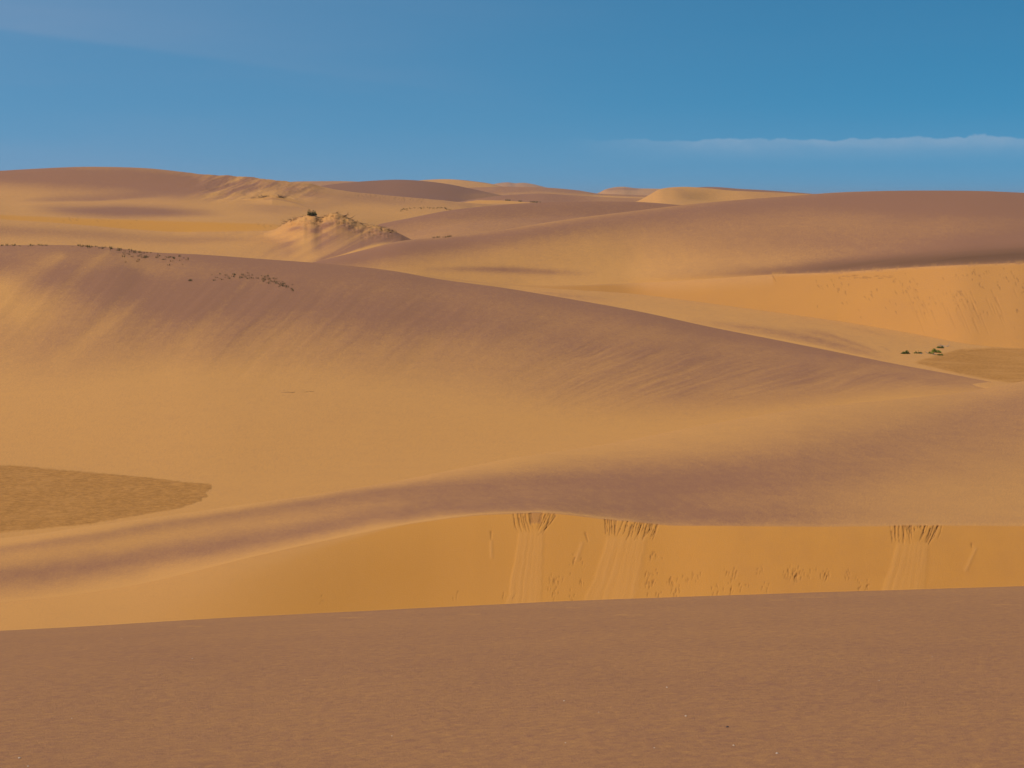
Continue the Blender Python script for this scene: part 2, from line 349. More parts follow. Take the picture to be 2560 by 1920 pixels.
# the scooped hollow between the first chute's scarps
m = sstep(1322, 1328, px) * sstep(1358, 1350, px) * onface * sstep(gy(1340) + 30 + 0, gy(1340) + 24, py - 3 * fbm(px * 0.1, px * 0, 2)); S.A[..., 0] += 0.34 * m; S.A[..., 3] += .08 * m
S.P[..., 1] += 0.05 * m
# lone small slides
for (x, y, l) in ((1228, 1330, 18), (1464, 1333, -22), (2430, 1360, 8)):
    stroke(S, x, y, x - l * 0.3 if l < 0 else x, y + abs(l), 3.0, .26, 0.02, (r_s0, r_s1))
for (x0, y0, x1, y1, w) in ((1228, 1352, 1229, 1392, 4), (1456, 1356, 1441, 1400, 5), (2440, 1370, 2415, 1425, 5)):
    dmask = np.zeros_like(px); t = np.clip((py - y0) / (y1 - y0), 0, 1); g = np.exp(-((px - x0 - (x1 - x0) * t) / w) ** 2) * sstep(y0 - 6, y0 + 4, py) * sstep(y1 + 8, y1 - 2, py) * onface
    S.P[..., 1] -= 0.02 * g; S.A[..., 1] -= 0.4 * g
# flecks low on the face
cl = [(1385, 1445, 12, 14), (1382, 1475, 10, 10), (1440, 1405, 14, 10), (1430, 1492, 10, 6), (1455, 1458, 8, 6), (1630, 1437, 16, 12), (1625, 1458, 20, 14), (1682, 1455, 13, 14), (1692, 1472, 7, 8), (1655, 1486, 25, 7),
      (1636, 1385, 20, 10), (1728, 1440, 20, 10), (1830, 1430, 16, 14), (1828, 1476, 5, 8), (1900, 1425, 10, 6), (1975, 1428, 14, 14), (1993, 1440, 8, 22), (2025, 1428, 20, 8), (2066, 1434, 14, 16), (2120, 1435, 20, 8), (2150, 1466, 6, 6), (2170, 1458, 6, 7), (1862, 1462, 14, 6), (1910, 1462, 12, 6), (1800, 1470, 30, 8), (1270, 1490, 40, 5), (1155, 1487, 20, 3), (800, 1500, 20, 3)]
for (x, y, sp, n) in cl:
    for i in range(n):
        a = x + rr.gauss(0, sp * .6); b = y + rr.gauss(0, 8); l = rr.uniform(4, 12)
        stroke(S, a, b, a - l * rr.uniform(-.1, .45), b + l, rr.uniform(1.0, 1.7), rr.uniform(.12, .42), 0.015, (r_s0, r_s1))
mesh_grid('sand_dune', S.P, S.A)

# ------------------------------------------------------------ large dune on the left, its face and the flat below
xs = np.concatenate([np.linspace(-900, 0, 60)[:-1], np.linspace(0, 2560, 1020)[:-1], np.linspace(2560, 2900, 30)])
Rp = [(-900, 640, 150), (0, 613, 150), (203, 614, 150), (280, 619, 150), (362, 629, 150), (497, 636, 150), (678, 649, 149.5), (787, 657, 149), (1000, 680, 148), (1081, 695, 147), (1262, 720, 144), (1406, 744, 142), (1600, 779, 138), (1774, 817, 134), (1947, 851, 129.5), (2121, 886, 124.5), (2251, 912, 120), (2381, 936, 115.5), (2516, 962, 110.6), (2900, 1010, 103)]
ry, rd = cv(Rp, xs), cv(Rp, xs, 2)
fy = np.interp(xs, [-900, 0, 160, 363, 530, 1000, 1500, 2000, 2407, 2560, 2900], [1150, 1163, 1174, 1192, 1206, 1150, 1084, 1012, 974, 966, 958])
fy = np.convolve(np.pad(fy, 30, 'edge'), np.ones(61) / 61, 'valid')
fdist = y_to_d(fy, -14.7)
mc = np.interp(xs, [p[0] for p in Cp], [p[2] for p in Cp])
rz = ratio(ry) * rd; rise = rz - (-14.7)
L1f = lambda a, b: (None, fdist + a * (rd - fdist), -14.7 + b * rise, 0)
rows = [(None, mc - 9, -16.4, 0), (None, np.minimum(mc + 2.5, fdist - .5), -14.8, 0), (None, fdist, -14.7, 0), L1f(.35, .24), L1f(.75, .74), L1f(.93, .955), (ry, rd, None, 1), (None, rd + 7, rz - 1.6, 0), (None, rd + 24, -16.4, 0)]
P = loft(xs, rows, [6, 60, 90, 110, 60, 30, 14, 10])
S = Surf(P); LD = S; px, py = S.px, S.py; X, Y = P[..., 0].copy(), P[..., 1].copy()
rowi = np.arange(P.shape[0])[:, None]; front = (rowi <= 356) * 1.0
# wind-blown streaks running obliquely down the face
al = np.interp(px, [0, 800, 1500, 2500], [0.10, 0.22, 0.42, 0.60]); al0 = 0.26
warp = 1.6 * fbm(X * 0.05, Y * 0.04, 3)
cc = X * np.cos(al0) - (Y - 120) * np.sin(al0) + warp; aa = X * np.sin(al0) + Y * np.cos(al0)
sx = np.linspace(-900, 2900, 400); sg = np.interp(sx, [-900, 0, 300, 700, 1100, 1500, 2000, 2500], [1.2, 1.15, 1.05, .95, .75, .46, .26, .12]); SG = np.concatenate([[0], np.cumsum((sg[1:] + sg[:-1]) / 2 * np.diff(sx))])
bend = (py - np.broadcast_to(ry, px.shape)) * 0.0006 * np.maximum(900 - np.abs(px - 1300), 0) * 0.12
psi = py + np.interp(px, sx, SG) + bend + 26 * fbm(X * 0.05, Y * 0.04, 3); lw = np.interp(px, [0, 1000, 2000, 2500], [1.0, .9, .55, .45])
st0 = fbm(psi / 95 + 4, px / 420 + py / 900, 3, .5); st1 = fbm(psi / 36, px / 150 + py / 500, 4, .55); st2 = fbm(psi / 15 + 9, px / 70 + py / 200, 3, .55)
h = np.clip((py - np.broadcast_to(ry, px.shape)), 0, 999); hf = np.clip(np.broadcast_to(fy, px.shape) - py, 0, 999)
hh = h / np.maximum(h + hf, 1)
zone = sstep(0.02, 0.16, hh) * sstep(np.interp(px, [0, 1000, 1500], [.60, .70, .9]), .30, hh) * front
S.P[..., 2] += zone * (0.020 * st1 + 0.010 * st2 + 0.10 * st0) + front * sstep(0.03, 0.1, hh) * 0.05 * fbm(X * 0.07, Y * 0.06, 3)
# transverse ripples towards the right flank
rp = 1.3 * fbm(psi / 11 + 3, px / 130 + py / 300, 3, .5) + .8 * fbm(psi / 24, px / 200, 2, .5)
rz_ = sstep(1150, 1600, px) * sstep(0.20, 0.4, hh) * sstep(0.98, 0.6, hh) * front * (0.5 + 0.5 * fbm(X * .15, Y * .1, 2))
S.P[..., 2] += 0.055 * rp * rz_
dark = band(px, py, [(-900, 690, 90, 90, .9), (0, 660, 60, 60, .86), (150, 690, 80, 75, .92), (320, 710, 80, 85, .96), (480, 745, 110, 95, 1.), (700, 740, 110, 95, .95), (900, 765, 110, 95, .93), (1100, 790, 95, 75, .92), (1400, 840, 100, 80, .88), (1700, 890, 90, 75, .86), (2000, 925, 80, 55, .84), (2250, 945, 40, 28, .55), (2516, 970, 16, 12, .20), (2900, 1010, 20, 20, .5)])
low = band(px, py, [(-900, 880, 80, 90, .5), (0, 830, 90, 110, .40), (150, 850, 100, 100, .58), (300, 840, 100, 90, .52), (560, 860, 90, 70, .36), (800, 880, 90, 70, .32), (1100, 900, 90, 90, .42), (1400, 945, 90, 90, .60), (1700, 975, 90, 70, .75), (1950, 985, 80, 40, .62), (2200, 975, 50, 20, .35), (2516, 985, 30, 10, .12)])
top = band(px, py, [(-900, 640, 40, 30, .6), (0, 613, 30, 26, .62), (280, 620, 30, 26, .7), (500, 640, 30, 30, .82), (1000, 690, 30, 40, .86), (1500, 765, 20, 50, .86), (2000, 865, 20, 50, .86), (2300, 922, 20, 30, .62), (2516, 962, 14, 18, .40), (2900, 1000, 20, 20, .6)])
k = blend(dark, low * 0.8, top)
gap = 0
for (xa, ya, xb, yb, w, a) in ((150, 640, -120, 790, 34, .50), (270, 630, 60, 790, 20, .28), (400, 720, 150, 900, 14, .20), (620, 700, 470, 850, 12, .16), (300, 640, 430, 700, 16, .18)):
    t = np.clip(((px - xa) * (xb - xa) + (py - ya) * (yb - ya)) / ((xb - xa) ** 2 + (yb - ya) ** 2), 0, 1)
    dist = np.hypot(px - xa - t * (xb - xa), py - ya - t * (yb - ya)); ww = w * (0.35 + 1.5 * t)
    gap = gap + a * np.exp(-(dist / ww) ** 2) * (0.7 + 0.6 * st1)
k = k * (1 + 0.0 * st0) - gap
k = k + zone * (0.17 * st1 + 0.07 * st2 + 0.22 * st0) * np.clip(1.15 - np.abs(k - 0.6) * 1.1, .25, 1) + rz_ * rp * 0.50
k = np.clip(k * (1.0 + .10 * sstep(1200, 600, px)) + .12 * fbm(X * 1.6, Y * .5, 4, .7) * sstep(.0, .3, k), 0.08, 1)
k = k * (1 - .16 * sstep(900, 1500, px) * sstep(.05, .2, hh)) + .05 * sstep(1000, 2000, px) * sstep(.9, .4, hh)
# gravel flat at the foot
xt = px + 14 * fbm(px * 0.03, py * 0.12, 3)
yt = np.interp(xt, [-900, 0, 50, 160, 363, 460, 500, 530], [1150, 1163, 1165, 1175, 1193, 1205, 1208, 1211]); yb = np.interp(xt, [-900, 0, 226, 452, 500, 516, 530], [1400, 1331, 1309, 1270, 1252, 1238, 1209])
nz = 2.5 * fbm(px * 0.06, py * 0.3, 3)
pt = sstep(-1.5, 1.5, py - yt + nz) * sstep(1.5, -1.5, py - yb + nz * .6) * sstep(534, 528, px + 16 * np.abs(fbm(py * 0.12, px * 0.01, 2)) * (py > 1213)) * front
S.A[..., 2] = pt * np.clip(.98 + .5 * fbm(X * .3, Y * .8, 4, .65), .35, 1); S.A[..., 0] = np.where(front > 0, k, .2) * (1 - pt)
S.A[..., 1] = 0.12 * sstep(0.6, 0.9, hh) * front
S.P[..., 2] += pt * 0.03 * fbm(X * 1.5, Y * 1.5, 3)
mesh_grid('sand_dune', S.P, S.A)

# ------------------------------------------------------------ large dune on the right with its slip face, and the valley floor
xs = np.concatenate([np.linspace(700, 1500, 260)[:-1], np.linspace(1500, 2600, 620)[:-1], np.linspace(2600, 3400, 60)])
def iv(pts, k=1): return curve(pts, xs, k)
ridge_y = np.interp(xs, [p[0] for p in Rp], [p[1] for p in Rp])
r1y = np.interp(xs, [700, 1000, 1290, 1774, 2121, 2300, 2560, 3400], [700, 702, 737, 832, 902, 936, 985, 990]); r1z = np.interp(xs, [700, 1000, 1290, 1774, 2121, 2300, 2560, 3400], [-9.5, -9.6, -11.9, -13.5, -14.45, FLOOR, FLOOR, FLOOR])
Tp = [(700, 688, -9.3), (1000, 690, -9.5), (1290, 715, -11), (1442, 725, -11.5), (1587, 734, -12), (1774, 758, -12.5), (1947, 782, -13.1), (2121, 806, -13.6), (2294, 836, -14.1), (2403, 858, -14.4), (2480, 867, -14.6), (2560, 871, -14.6), (3400, 880, -14.6)]
ty, tz = np.interp(xs, [p[0] for p in Tp], [p[1] for p in Tp]), np.interp(xs, [p[0] for p in Tp], [p[2] for p in Tp])
kr = np.ones(41) / 41; ty = np.convolve(np.pad(ty, 20, 'edge'), kr, 'valid'); tz = np.convolve(np.pad(tz, 20, 'edge'), kr, 'valid'); r1y = np.convolve(np.pad(r1y, 20, 'edge'), kr, 'valid'); r1z = np.convolve(np.pad(r1z, 20, 'edge'), kr, 'valid')
td = y_to_d(ty, tz); r1d = y_to_d(r1y, r1z)
Kr = [(700, 680), (1000, 683), (1290, 712), (1600, 707), (1800, 695), (1932, 686), (2077, 681), (2294, 667), (2450, 660), (2560, 656), (3400, 640)]
kyr = iv(Kr); e = ratio(kyr); slp = np.interp(xs, [700, 1290, 1774, 2121, 3400], [.1, .12, .42, .58, .6])
tt = (e * td - tz) / (slp - e); tt = np.maximum(tt, 0.4); kdr = td + tt
Cr = [(700, 672, 180), (787, 656, 185), (900, 628, 192), (1001, 603, 198), (1081, 595, 203), (1182, 586, 209), (1262, 574, 214), (1352, 559, 222), (1442, 545, 232), (1587, 527, 248), (1704, 513, 262), (1817, 502, 272), (1978, 490, 285), (2077, 482.5, 292), (2164, 479, 296), (2338, 477, 300), (2468, 478, 303), (2560, 482, 305), (3400, 530, 320)]
cyr, cdr = iv(Cr), iv(Cr, 2); kz_ = ratio(kyr) * kdr; cz_ = ratio(cyr) * cdr
def fr(a, b): return (None, kdr + a * (cdr - kdr), kz_ + b * (cz_ - kz_), 0)
rows = [(None, r1d - 8, -16.4, 0), (None, r1d, r1z, 0), (ty, td, None, 1), (kyr, kdr, None, 1), fr(.12, .15), fr(.4, .55), fr(.75, .91), (cyr, cdr, None, 0), (None, cdr + 30, cz_ - 3, 0), (None, cdr + 90, -16.6, 0)]
P = loft(xs, rows, [4, 110, 120, 30, 50, 40, 30, 12, 10])
S = Surf(P); RD = S; px, py = S.px, S.py; X, Y = P[..., 0].copy(), P[..., 1].copy(); rowi = np.arange(P.shape[0])[:, None]
floor_m = (rowi < 114) * 1.0; slip_m = ((rowi >= 114) & (rowi < 234)) * 1.0; st_m = (rowi >= 234) * 1.0
K2 = np.broadcast_to(kyr, px.shape); C2 = np.broadcast_to(cyr, px.shape); T2 = np.broadcast_to(ty, px.shape)
S.P[..., 2] += st_m * 0.12 * fbm(X * 0.03, Y * 0.03, 4) * sstep(0, 15, K2 - py)
hr = np.clip((py - C2) / np.maximum(K2 - C2, 4), 0, 1)
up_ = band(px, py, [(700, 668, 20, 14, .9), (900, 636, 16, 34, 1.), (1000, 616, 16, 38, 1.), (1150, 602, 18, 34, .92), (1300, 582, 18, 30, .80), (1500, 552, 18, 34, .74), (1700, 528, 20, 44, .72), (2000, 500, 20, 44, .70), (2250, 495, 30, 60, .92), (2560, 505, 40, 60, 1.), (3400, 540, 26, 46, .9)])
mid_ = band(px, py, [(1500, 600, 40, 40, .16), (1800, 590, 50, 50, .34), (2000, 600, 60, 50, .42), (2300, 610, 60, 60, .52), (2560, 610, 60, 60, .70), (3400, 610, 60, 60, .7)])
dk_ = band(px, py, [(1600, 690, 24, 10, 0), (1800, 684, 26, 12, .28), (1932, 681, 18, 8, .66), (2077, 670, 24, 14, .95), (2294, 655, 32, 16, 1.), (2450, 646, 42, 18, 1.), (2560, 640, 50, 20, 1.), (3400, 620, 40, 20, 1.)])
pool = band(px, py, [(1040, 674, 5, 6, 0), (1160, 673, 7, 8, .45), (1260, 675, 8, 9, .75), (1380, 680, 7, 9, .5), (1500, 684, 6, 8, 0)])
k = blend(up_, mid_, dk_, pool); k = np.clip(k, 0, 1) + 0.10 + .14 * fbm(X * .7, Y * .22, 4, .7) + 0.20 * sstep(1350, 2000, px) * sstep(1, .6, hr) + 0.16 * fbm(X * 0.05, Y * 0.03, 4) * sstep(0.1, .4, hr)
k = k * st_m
# ragged lower edge of the dark band where it spills over the brink
spill = 6 * fbm(px * 0.05, py * 0.03, 3) + 7 * np.abs(fbm((px + (py - 650) * 0.6) * 0.12, py * 0.015, 3))
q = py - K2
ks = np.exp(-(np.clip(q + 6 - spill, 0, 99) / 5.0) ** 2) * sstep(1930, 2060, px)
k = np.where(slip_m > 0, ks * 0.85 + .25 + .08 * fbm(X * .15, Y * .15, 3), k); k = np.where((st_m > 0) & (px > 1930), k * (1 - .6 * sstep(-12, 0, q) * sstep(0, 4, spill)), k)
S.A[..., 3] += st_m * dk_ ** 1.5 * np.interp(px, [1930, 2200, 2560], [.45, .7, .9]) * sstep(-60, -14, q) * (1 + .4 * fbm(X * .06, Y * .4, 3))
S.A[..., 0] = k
S.A[..., 1] = slip_m * sstep(1230, 1500, px) * (0.95 - .20 * sstep(2050, 2560, px)) * sstep(-2, np.where(px < 1932, 34 * sstep(1500, 1700, px) + 6, 10), q) + st_m * sstep(-24, 0, q) * sstep(1400, 1800, px) * (px < 1990) * .6
# pale floor band with its curved dark streaks
kb = 0.16 + 0.10 * fbm(X * 0.1, Y * 0.05, 3)
kb += 0.55 * band(px, py, [(1700, 798, 5, 8, 0), (1850, 815, 7, 12, .5), (1960, 832, 8, 16, .8), (2050, 850, 8, 16, .9), (2130, 872, 7, 10, .8), (2230, 900, 5, 6, 0)])
kb += 0.45 * band(px, py, [(1960, 818, 5, 6, 0), (2060, 835, 6, 7, .8), (2130, 857, 5, 6, .9), (2180, 875, 4, 5, .6), (2240, 897, 4, 4, 0)])
kb += 0.25 * band(px, py, [(2080, 810, 4, 4, 0), (2180, 830, 4, 5, .8), (2250, 850, 4, 4, 0)])
kb += 0.30 * band(px, py, [(1290, 724, 3, 6, 0), (1400, 737, 5, 6, .9), (1560, 755, 5, 7, 0)])
kb += 0.22 * band(px, py, [(2190, 862, 3, 3, 0), (2215, 872, 3, 3, .9), (2235, 882, 3, 3, 0)])
strk = fbm((px * 0.5 + py) * 0.05, (py - px * 0.3) * 0.12, 3); kb *= (1 + .5 * strk)
kb -= 0.3 * band(px, py, [(1700, 803, 1, 2, 0), (1950, 850, 3, 3, 1), (2050, 868, 3, 3, 1), (2200, 902, 3, 3, 0)])
pt_y = np.interp(px, [2270, 2290, 2340, 2400, 2480, 2560, 3400], [915, 903, 889, 873, 869, 870, 872])
pt = sstep(2262, 2310, px + 26 * fbm(px * 0.02, py * 0.2, 3)) * sstep(-3, 4, py - pt_y + 5 * fbm(px * 0.03, py * 0.25, 3))
bt = np.interp(px, [2250, 2290, 2400, 2480, 2516, 2560, 3400], [905, 908, 934, 949, 956, 960, 990])
pt = pt * sstep(4, -3, py - bt + 3 * fbm(px * 0.04, py * 0.2, 3)) * floor_m
S.A[..., 2] = pt * np.clip(.90 + .80 * fbm(X * .16, Y * .55, 5, .65), .1, 1)
S.A[..., 0] = np.where(floor_m > 0, kb * (1 - pt), S.A[..., 0])
# slump scars on the slip face, their dark shadow painted into the colour
rr = random.Random(5)
R0, R1 = 114, 234
for i in range(250):
    x = 2040 + 520 * rr.random() ** 0.75; t = rr.random()
    y0 = float(np.interp(x, xs, kyr)) + 12; y1 = float(np.interp(x, xs, ty)) - 14
    y = y0 + (y1 - y0) * (rr.betavariate(1.5, 3.2)); l = rr.uniform(3, 8)
    if fbm(np.array([x * 0.018]), np.array([y * 0.03 + 3.3]), 2)[0] < -0.05: continue
    stroke(S, x, y, x + l * rr.uniform(.1, .9), y + l, rr.uniform(1.0, 1.8), rr.uniform(.15, .58), 0.03, (R0, R1))
for i in range(26):                                   # rows of small slumps close below the brink
    x = rr.uniform(2090, 2230); y = 691 + rr.uniform(-3, 6); stroke(S, x, y, x + rr.uniform(6, 14), y + rr.uniform(-1, 2), 1.3, rr.uniform(.2, .5), .04, (R0, R1))
for i in range(40):
    x = rr.uniform(2250, 2560); y = rr.uniform(720, 800); l = rr.uniform(20, 55); stroke(S, x, y, x + l * .42, y + l, 1.8, rr.uniform(.06, .16), .03, (R0, R1))
stroke(S, 1932, 689, 1942, 705, 1.6, .4, .05, (R0, R1))
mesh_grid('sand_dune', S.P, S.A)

# ------------------------------------------------------------ far-left dune group with the pale shelf in front
xs = np.concatenate([np.linspace(-900, 0, 50)[:-1], np.linspace(0, 1180, 560)[:-1], np.linspace(1180, 1300, 20)])
def ip(a): return np.interp(xs, [-900, 0, 200, 450, 700, 900, 1130, 1300], a)
def smooth(v, n=31): return np.convolve(np.pad(v, n // 2, 'edge'), np.ones(n) / n, 'valid')
Ty = iv_ = np.interp(xs, [-900, 0, 136, 316, 452, 678, 900, 1130, 1300], [530, 548, 556, 572, 581, 581, 600, 650, 690]); Ty = smooth(Ty)
Ky = smooth(ip([520, 537, 545, 553, 560, 590, 640, 680]))
Cl = [(-900, 470, 420), (0, 427, 420), (90, 422, 420), (181, 418, 420), (271, 417.5, 420), (362, 420, 420), (452, 429, 420), (542, 440, 418), (615, 442, 414), (678, 449, 412), (723, 453, 414), (768, 459, 418), (827, 472, 424), (881, 480, 430), (1000, 491, 440), (1090, 499, 448), (1127, 502.5, 450), (1180, 508, 452), (1500, 540, 460)]
cyl, cdl = cv(Cl, xs), cv(Cl, xs, 2)
cyl = cyl + 1.3 * fbm(xs * 0.02, xs * 0, 3) * sstep(480, 600, xs)
def between(a, d): return (smooth(Ky + a * (cyl - Ky)), d, None, 0)
rows = [(None, 165.0, -13.5, 0), (smooth(ip([660, 655, 655, 660, 668, 680, 710, 740])), 196.0, None, 0), (Ty, 245.0, None, 1), (Ky, 252.0, None, 0),
        (smooth(ip([505, 519, 522, 528, 536, 552, 595, 640])), 300.0, None, 0), (smooth(ip([495, 507, 505, 500, 508, 527, 545, 590])), 345.0, None, 0), (smooth(ip([485, 480, 478, 478, 482, 503, 524, 560])), 378.0, None, 0), (cyl, cdl, None, 0), (None, cdl + 40, -2.0, 0), (None, cdl + 110, -16.6, 0)]
P = loft(xs, rows, [6, 60, 26, 50, 40, 40, 60, 10, 8])
S = Surf(P); PD = S; PD.xs = xs; px, py = S.px, S.py; X, Y = P[..., 0].copy(), P[..., 1].copy(); rowi = np.arange(P.shape[0])[:, None]
hum = sstep(430, 560, px) * sstep(860, 740, px) * sstep(512, 490, py)
S.P[..., 2] += hum * 0.9 * (fbm(X * 0.10, Y * 0.05, 5, .6)) + 0.15 * fbm(X * 0.03, Y * 0.03, 3) * (rowi > 90)
def sb(pts): return band(px, py, pts)
k = blend(sb([(-900, 480, 30, 24, .8), (0, 436, 24, 24, .72), (150, 438, 28, 34, .78), (300, 446, 34, 38, .84), (450, 462, 36, 34, .84), (600, 462, 26, 16, .52), (700, 470, 20, 14, .22), (850, 490, 14, 14, .30), (1000, 497, 10, 16, .25), (1180, 510, 10, 14, .3)]),
          sb([(30, 503, 5, 4, 0), (150, 500, 10, 4, .45), (250, 499, 14, 4, .62), (350, 492, 18, 5, .50), (450, 484, 18, 6, 0)]),
          sb([(60, 520, 10, 12, 0), (160, 524, 13, 14, .55), (290, 527, 15, 15, .85), (400, 530, 14, 12, .72), (500, 533, 12, 8, .36), (570, 534, 9, 7, 0)]),
          sb([(-900, 590, 20, 25, .5), (0, 575, 14, 18, .42), (250, 587, 12, 16, .36), (430, 600, 12, 12, .30), (560, 597, 12, 8, .25), (700, 600, 8, 8, 0)]),
          sb([(560, 515, 10, 14, 0), (690, 520, 14, 16, .26), (800, 515, 14, 14, .2), (900, 500, 14, 14, .16), (1000, 508, 8, 10, .2), (1060, 512, 8, 10, 0)]))
k = k + 0.08 + 0.20 * fbm(X * 0.03 + Y * .01, Y * 0.015, 4) * sstep(0.02, .2, k) + 0.07 * fbm(X * 0.08, Y * 0.04, 3)
dg = fbm((px + py * 2.3) * 0.03, (py - px * .2) * 0.016, 4); k += hum * 0.9 * dg + 0.30 * sstep(400, 520, px) * sstep(700, 560, px) * sstep(505, 480, py) * dg
k += 0.5 * band(px, py + .33 * (px - 600), [(555, 478, 2, 3, 0), (590, 474, 3, 4, .9), (640, 470, 2, 3, 0)])
k = k + .12 * sstep(520, 440, py) + .06
S.A[..., 0] = np.clip(k * 1.12, 0, 1)
Kg, Tg = np.broadcast_to(Ky, px.shape), np.broadcast_to(Ty, px.shape)
S.A[..., 1] = sstep(-5, 5, py - Kg) * sstep(2, -1, py - Tg) * (rowi <= 94) * (rowi >= 66) * sstep(760, 620, px)
S.A[..., 0] *= 1 - .9 * S.A[..., 1]
rr = random.Random(8)
for i in range(26):
    x = rr.choice((rr.uniform(150, 195), rr.uniform(240, 345), rr.uniform(640, 690))); y = float(np.interp(x, xs, Ky)) + rr.uniform(-2, 10); stroke(S, x, y, x + rr.uniform(1, 6), y + rr.uniform(2, 6), 1.2, rr.uniform(.15, .42), .05, (66, 96))
for i in range(90):
    x = rr.uniform(885, 1065); y = float(np.interp(x, xs, cyl)) + rr.uniform(1, 8); stroke(S, x, y, x - rr.uniform(0, 2.5), y + rr.uniform(2, 5), 1.1, rr.uniform(.15, .5), .05, (222, 284))
mesh_grid('sand_dune', S.P, S.A)

# ------------------------------------------------------------ eroded hummock (nebkha) and a smaller one further left
def hummock(outline, dcrest, mid, foot, x0, x1, n, amp, seed, paint):
    xs = np.linspace(x0, x1, n); oy = cv(outline, xs); oy = oy + amp * fbm(xs * 0.05, xs * 0 + seed, 4)
    rows = [(None, foot[1] - 14, -14.0, 0), (np.interp(xs, *foot[0]), foot[1], None, 0), (np.interp(xs, *mid[0]), mid[1], None, 0), (oy + 0.60 * (np.interp(xs, *mid[0]) - oy), dcrest - (dcrest - mid[1]) * .32, None, 0), (oy, dcrest, None, 0), (None, dcrest + 10, ratio(oy) * dcrest - 3.0, 0), (None, dcrest + 32, -14.5, 0)]
    P = loft(xs, rows, [4, 50, 50, 40, 14, 8]); S = Surf(P); paint(S, xs, oy); return S
Ho = [(380, 600), (480, 592), (560, 588), (620, 586), (662, 582), (688, 573), (717, 555), (738, 543), (767, 538), (779, 534), (803, 543), (817, 535), (835, 531), (856, 536), (882, 549), (900, 556), (923, 561), (953, 566), (1000, 584), (1060, 618), (1150, 690)]
def paint_h(S, xs, oy):
    px, py = S.px, S.py; X, Y = S.P[..., 0].copy(), S.P[..., 1].copy(); O = np.broadcast_to(oy, px.shape); h = py - O
    er = sstep(50, 14, h) * sstep(680, 730, px) * sstep(1010, 950, px)
    gl = fbm(px * 0.03, py * 0.10, 5, .6)
    S.P[..., 1] -= er * 0.9 * gl; S.P[..., 2] += er * 0.25 * gl
    for (xa, ya, xb, yb, w, a) in ((815, 590, 795, 660, 22, -.5), (1000, 592, 820, 640, 10, .5)):
        t = np.clip((py - ya) / (yb - ya), 0, 1); g = np.exp(-((px - xa - t * (xb - xa)) / w) ** 2) * sstep(ya - 20, ya + 10, py); S.P[..., 2] += a * 0.0 * g
    k = 0.20 + band(px, py, [(600, 640, 10, 8, 0), (660, 626, 18, 18, .62), (720, 620, 20, 22, .66), (760, 612, 10, 12, 0)]) + band(px, py, [(765, 600, 16, 30, 0), (800, 600, 20, 40, .62), (850, 594, 18, 36, .56), (930, 585, 10, 22, .45), (1000, 590, 8, 20, .8)])
    k += band(px, py, [(760, 565, 10, 20, 0), (815, 563, 10, 14, .60), (850, 560, 10, 14, .45), (890, 575, 8, 10, .5), (930, 572, 6, 6, .4), (960, 578, 6, 6, 0)])
    k += band(px, py, [(690, 575, 4, 6, 0), (730, 570, 6, 8, .45), (790, 577, 6, 6, .4), (840, 600, 5, 5, 0)])
    k += band(px, py, [(780, 660, 6, 10, .9), (830, 642, 8, 8, .95), (900, 612, 10, 7, .95), (960, 594, 8, 8, .9), (1010, 588, 8, 10, .9), (1100, 600, 8, 20, .9)])
    k += band(px, py, [(820, 655, 4, 9, .8), (900, 634, 6, 9, .9), (1000, 608, 7, 9, .9), (1080, 600, 8, 9, .9)])
    k -= band(px, py, [(800, 652, 3, 3, .6), (860, 636, 3, 3, .7), (940, 614, 3, 3, .6), (1000, 603, 3, 3, 0)])
    dg = fbm((px + py * 1.7) * 0.022, (py * 1.0 + px * .5) * 0.05, 4); k *= 1 + 1.0 * dg; k += 0.14 * dg
    S.A[..., 0] = np.clip(k, 0, .95); S.A[..., 3] = er * 0.65 * sstep(0.18, 0.5, np.abs(fbm(px * 0.05, py * 0.16 + 7, 4, .6))) * sstep(.0, .3, gl + .1)
HS = hummock(Ho, np.interp(np.linspace(380, 1150, 420), [660, 760], [243.0, 232.0]), (([380, 600, 640, 700, 780, 900, 1000, 1150], [668, 658, 656, 650, 638, 624, 622, 705]), 199.0), (([380, 1000, 1150], [690, 690, 760]), 180.0), 380, 1150, 420, 2.0, 3, paint_h)
def settle(H, xs, base, s):                     # let the mound run out smoothly into the dune it stands on
    for i, x in enumerate(xs):
        j = int(np.argmin(np.abs(base.xs - x))); yy = H.P[:, i, 1]; zb_ = np.interp(yy, base.P[:, j, 1], base.P[:, j, 2]); d = (H.P[:, i, 2] - zb_) / s
        H.P[:, i, 2] = zb_ - .04 + s * np.logaddexp(0, np.clip(d, -30, 30)); w = 1 / (1 + np.exp(-np.clip(d * 1.2 + 1.0, -30, 30)))
        for c in range(4): H.A[:, i, c] = H.A[:, i, c] * w + np.interp(yy, base.P[:, j, 1], base.A[:, j, c]) * (1 - w)
settle(HS, np.linspace(380, 1150, 420), PD, .55)
mesh_grid('sand_hummock', HS.P, HS.A)
Ho2 = [(560, 530), (590, 512), (615, 500.5), (650, 493), (682, 487.5), (700, 490), (717, 494), (750, 505), (790, 530)]
def paint_h2(S, xs, oy):
    px, py = S.px, S.py; h = py - oy[None]; S.A[..., 0] = 0.10 + 0.45 * sstep(4, 10, h) * sstep(650, 670, px) * sstep(14, 9, h); S.A[..., 3] = .3 * sstep(5, 0, h) * sstep(.1, .4, fbm(px * .09, py * .3, 3))
HS2 = hummock(Ho2, 352.0, (([560, 620, 680, 740, 790], [528, 514, 504, 514, 528]), 343.0), (([560, 790], [540, 540]), 330.0), 560, 790, 150, .8, 5, paint_h2)
settle(HS2, np.linspace(560, 790, 150), PD, .4)
mesh_grid('sand_hummock', HS2.P, HS2.A)

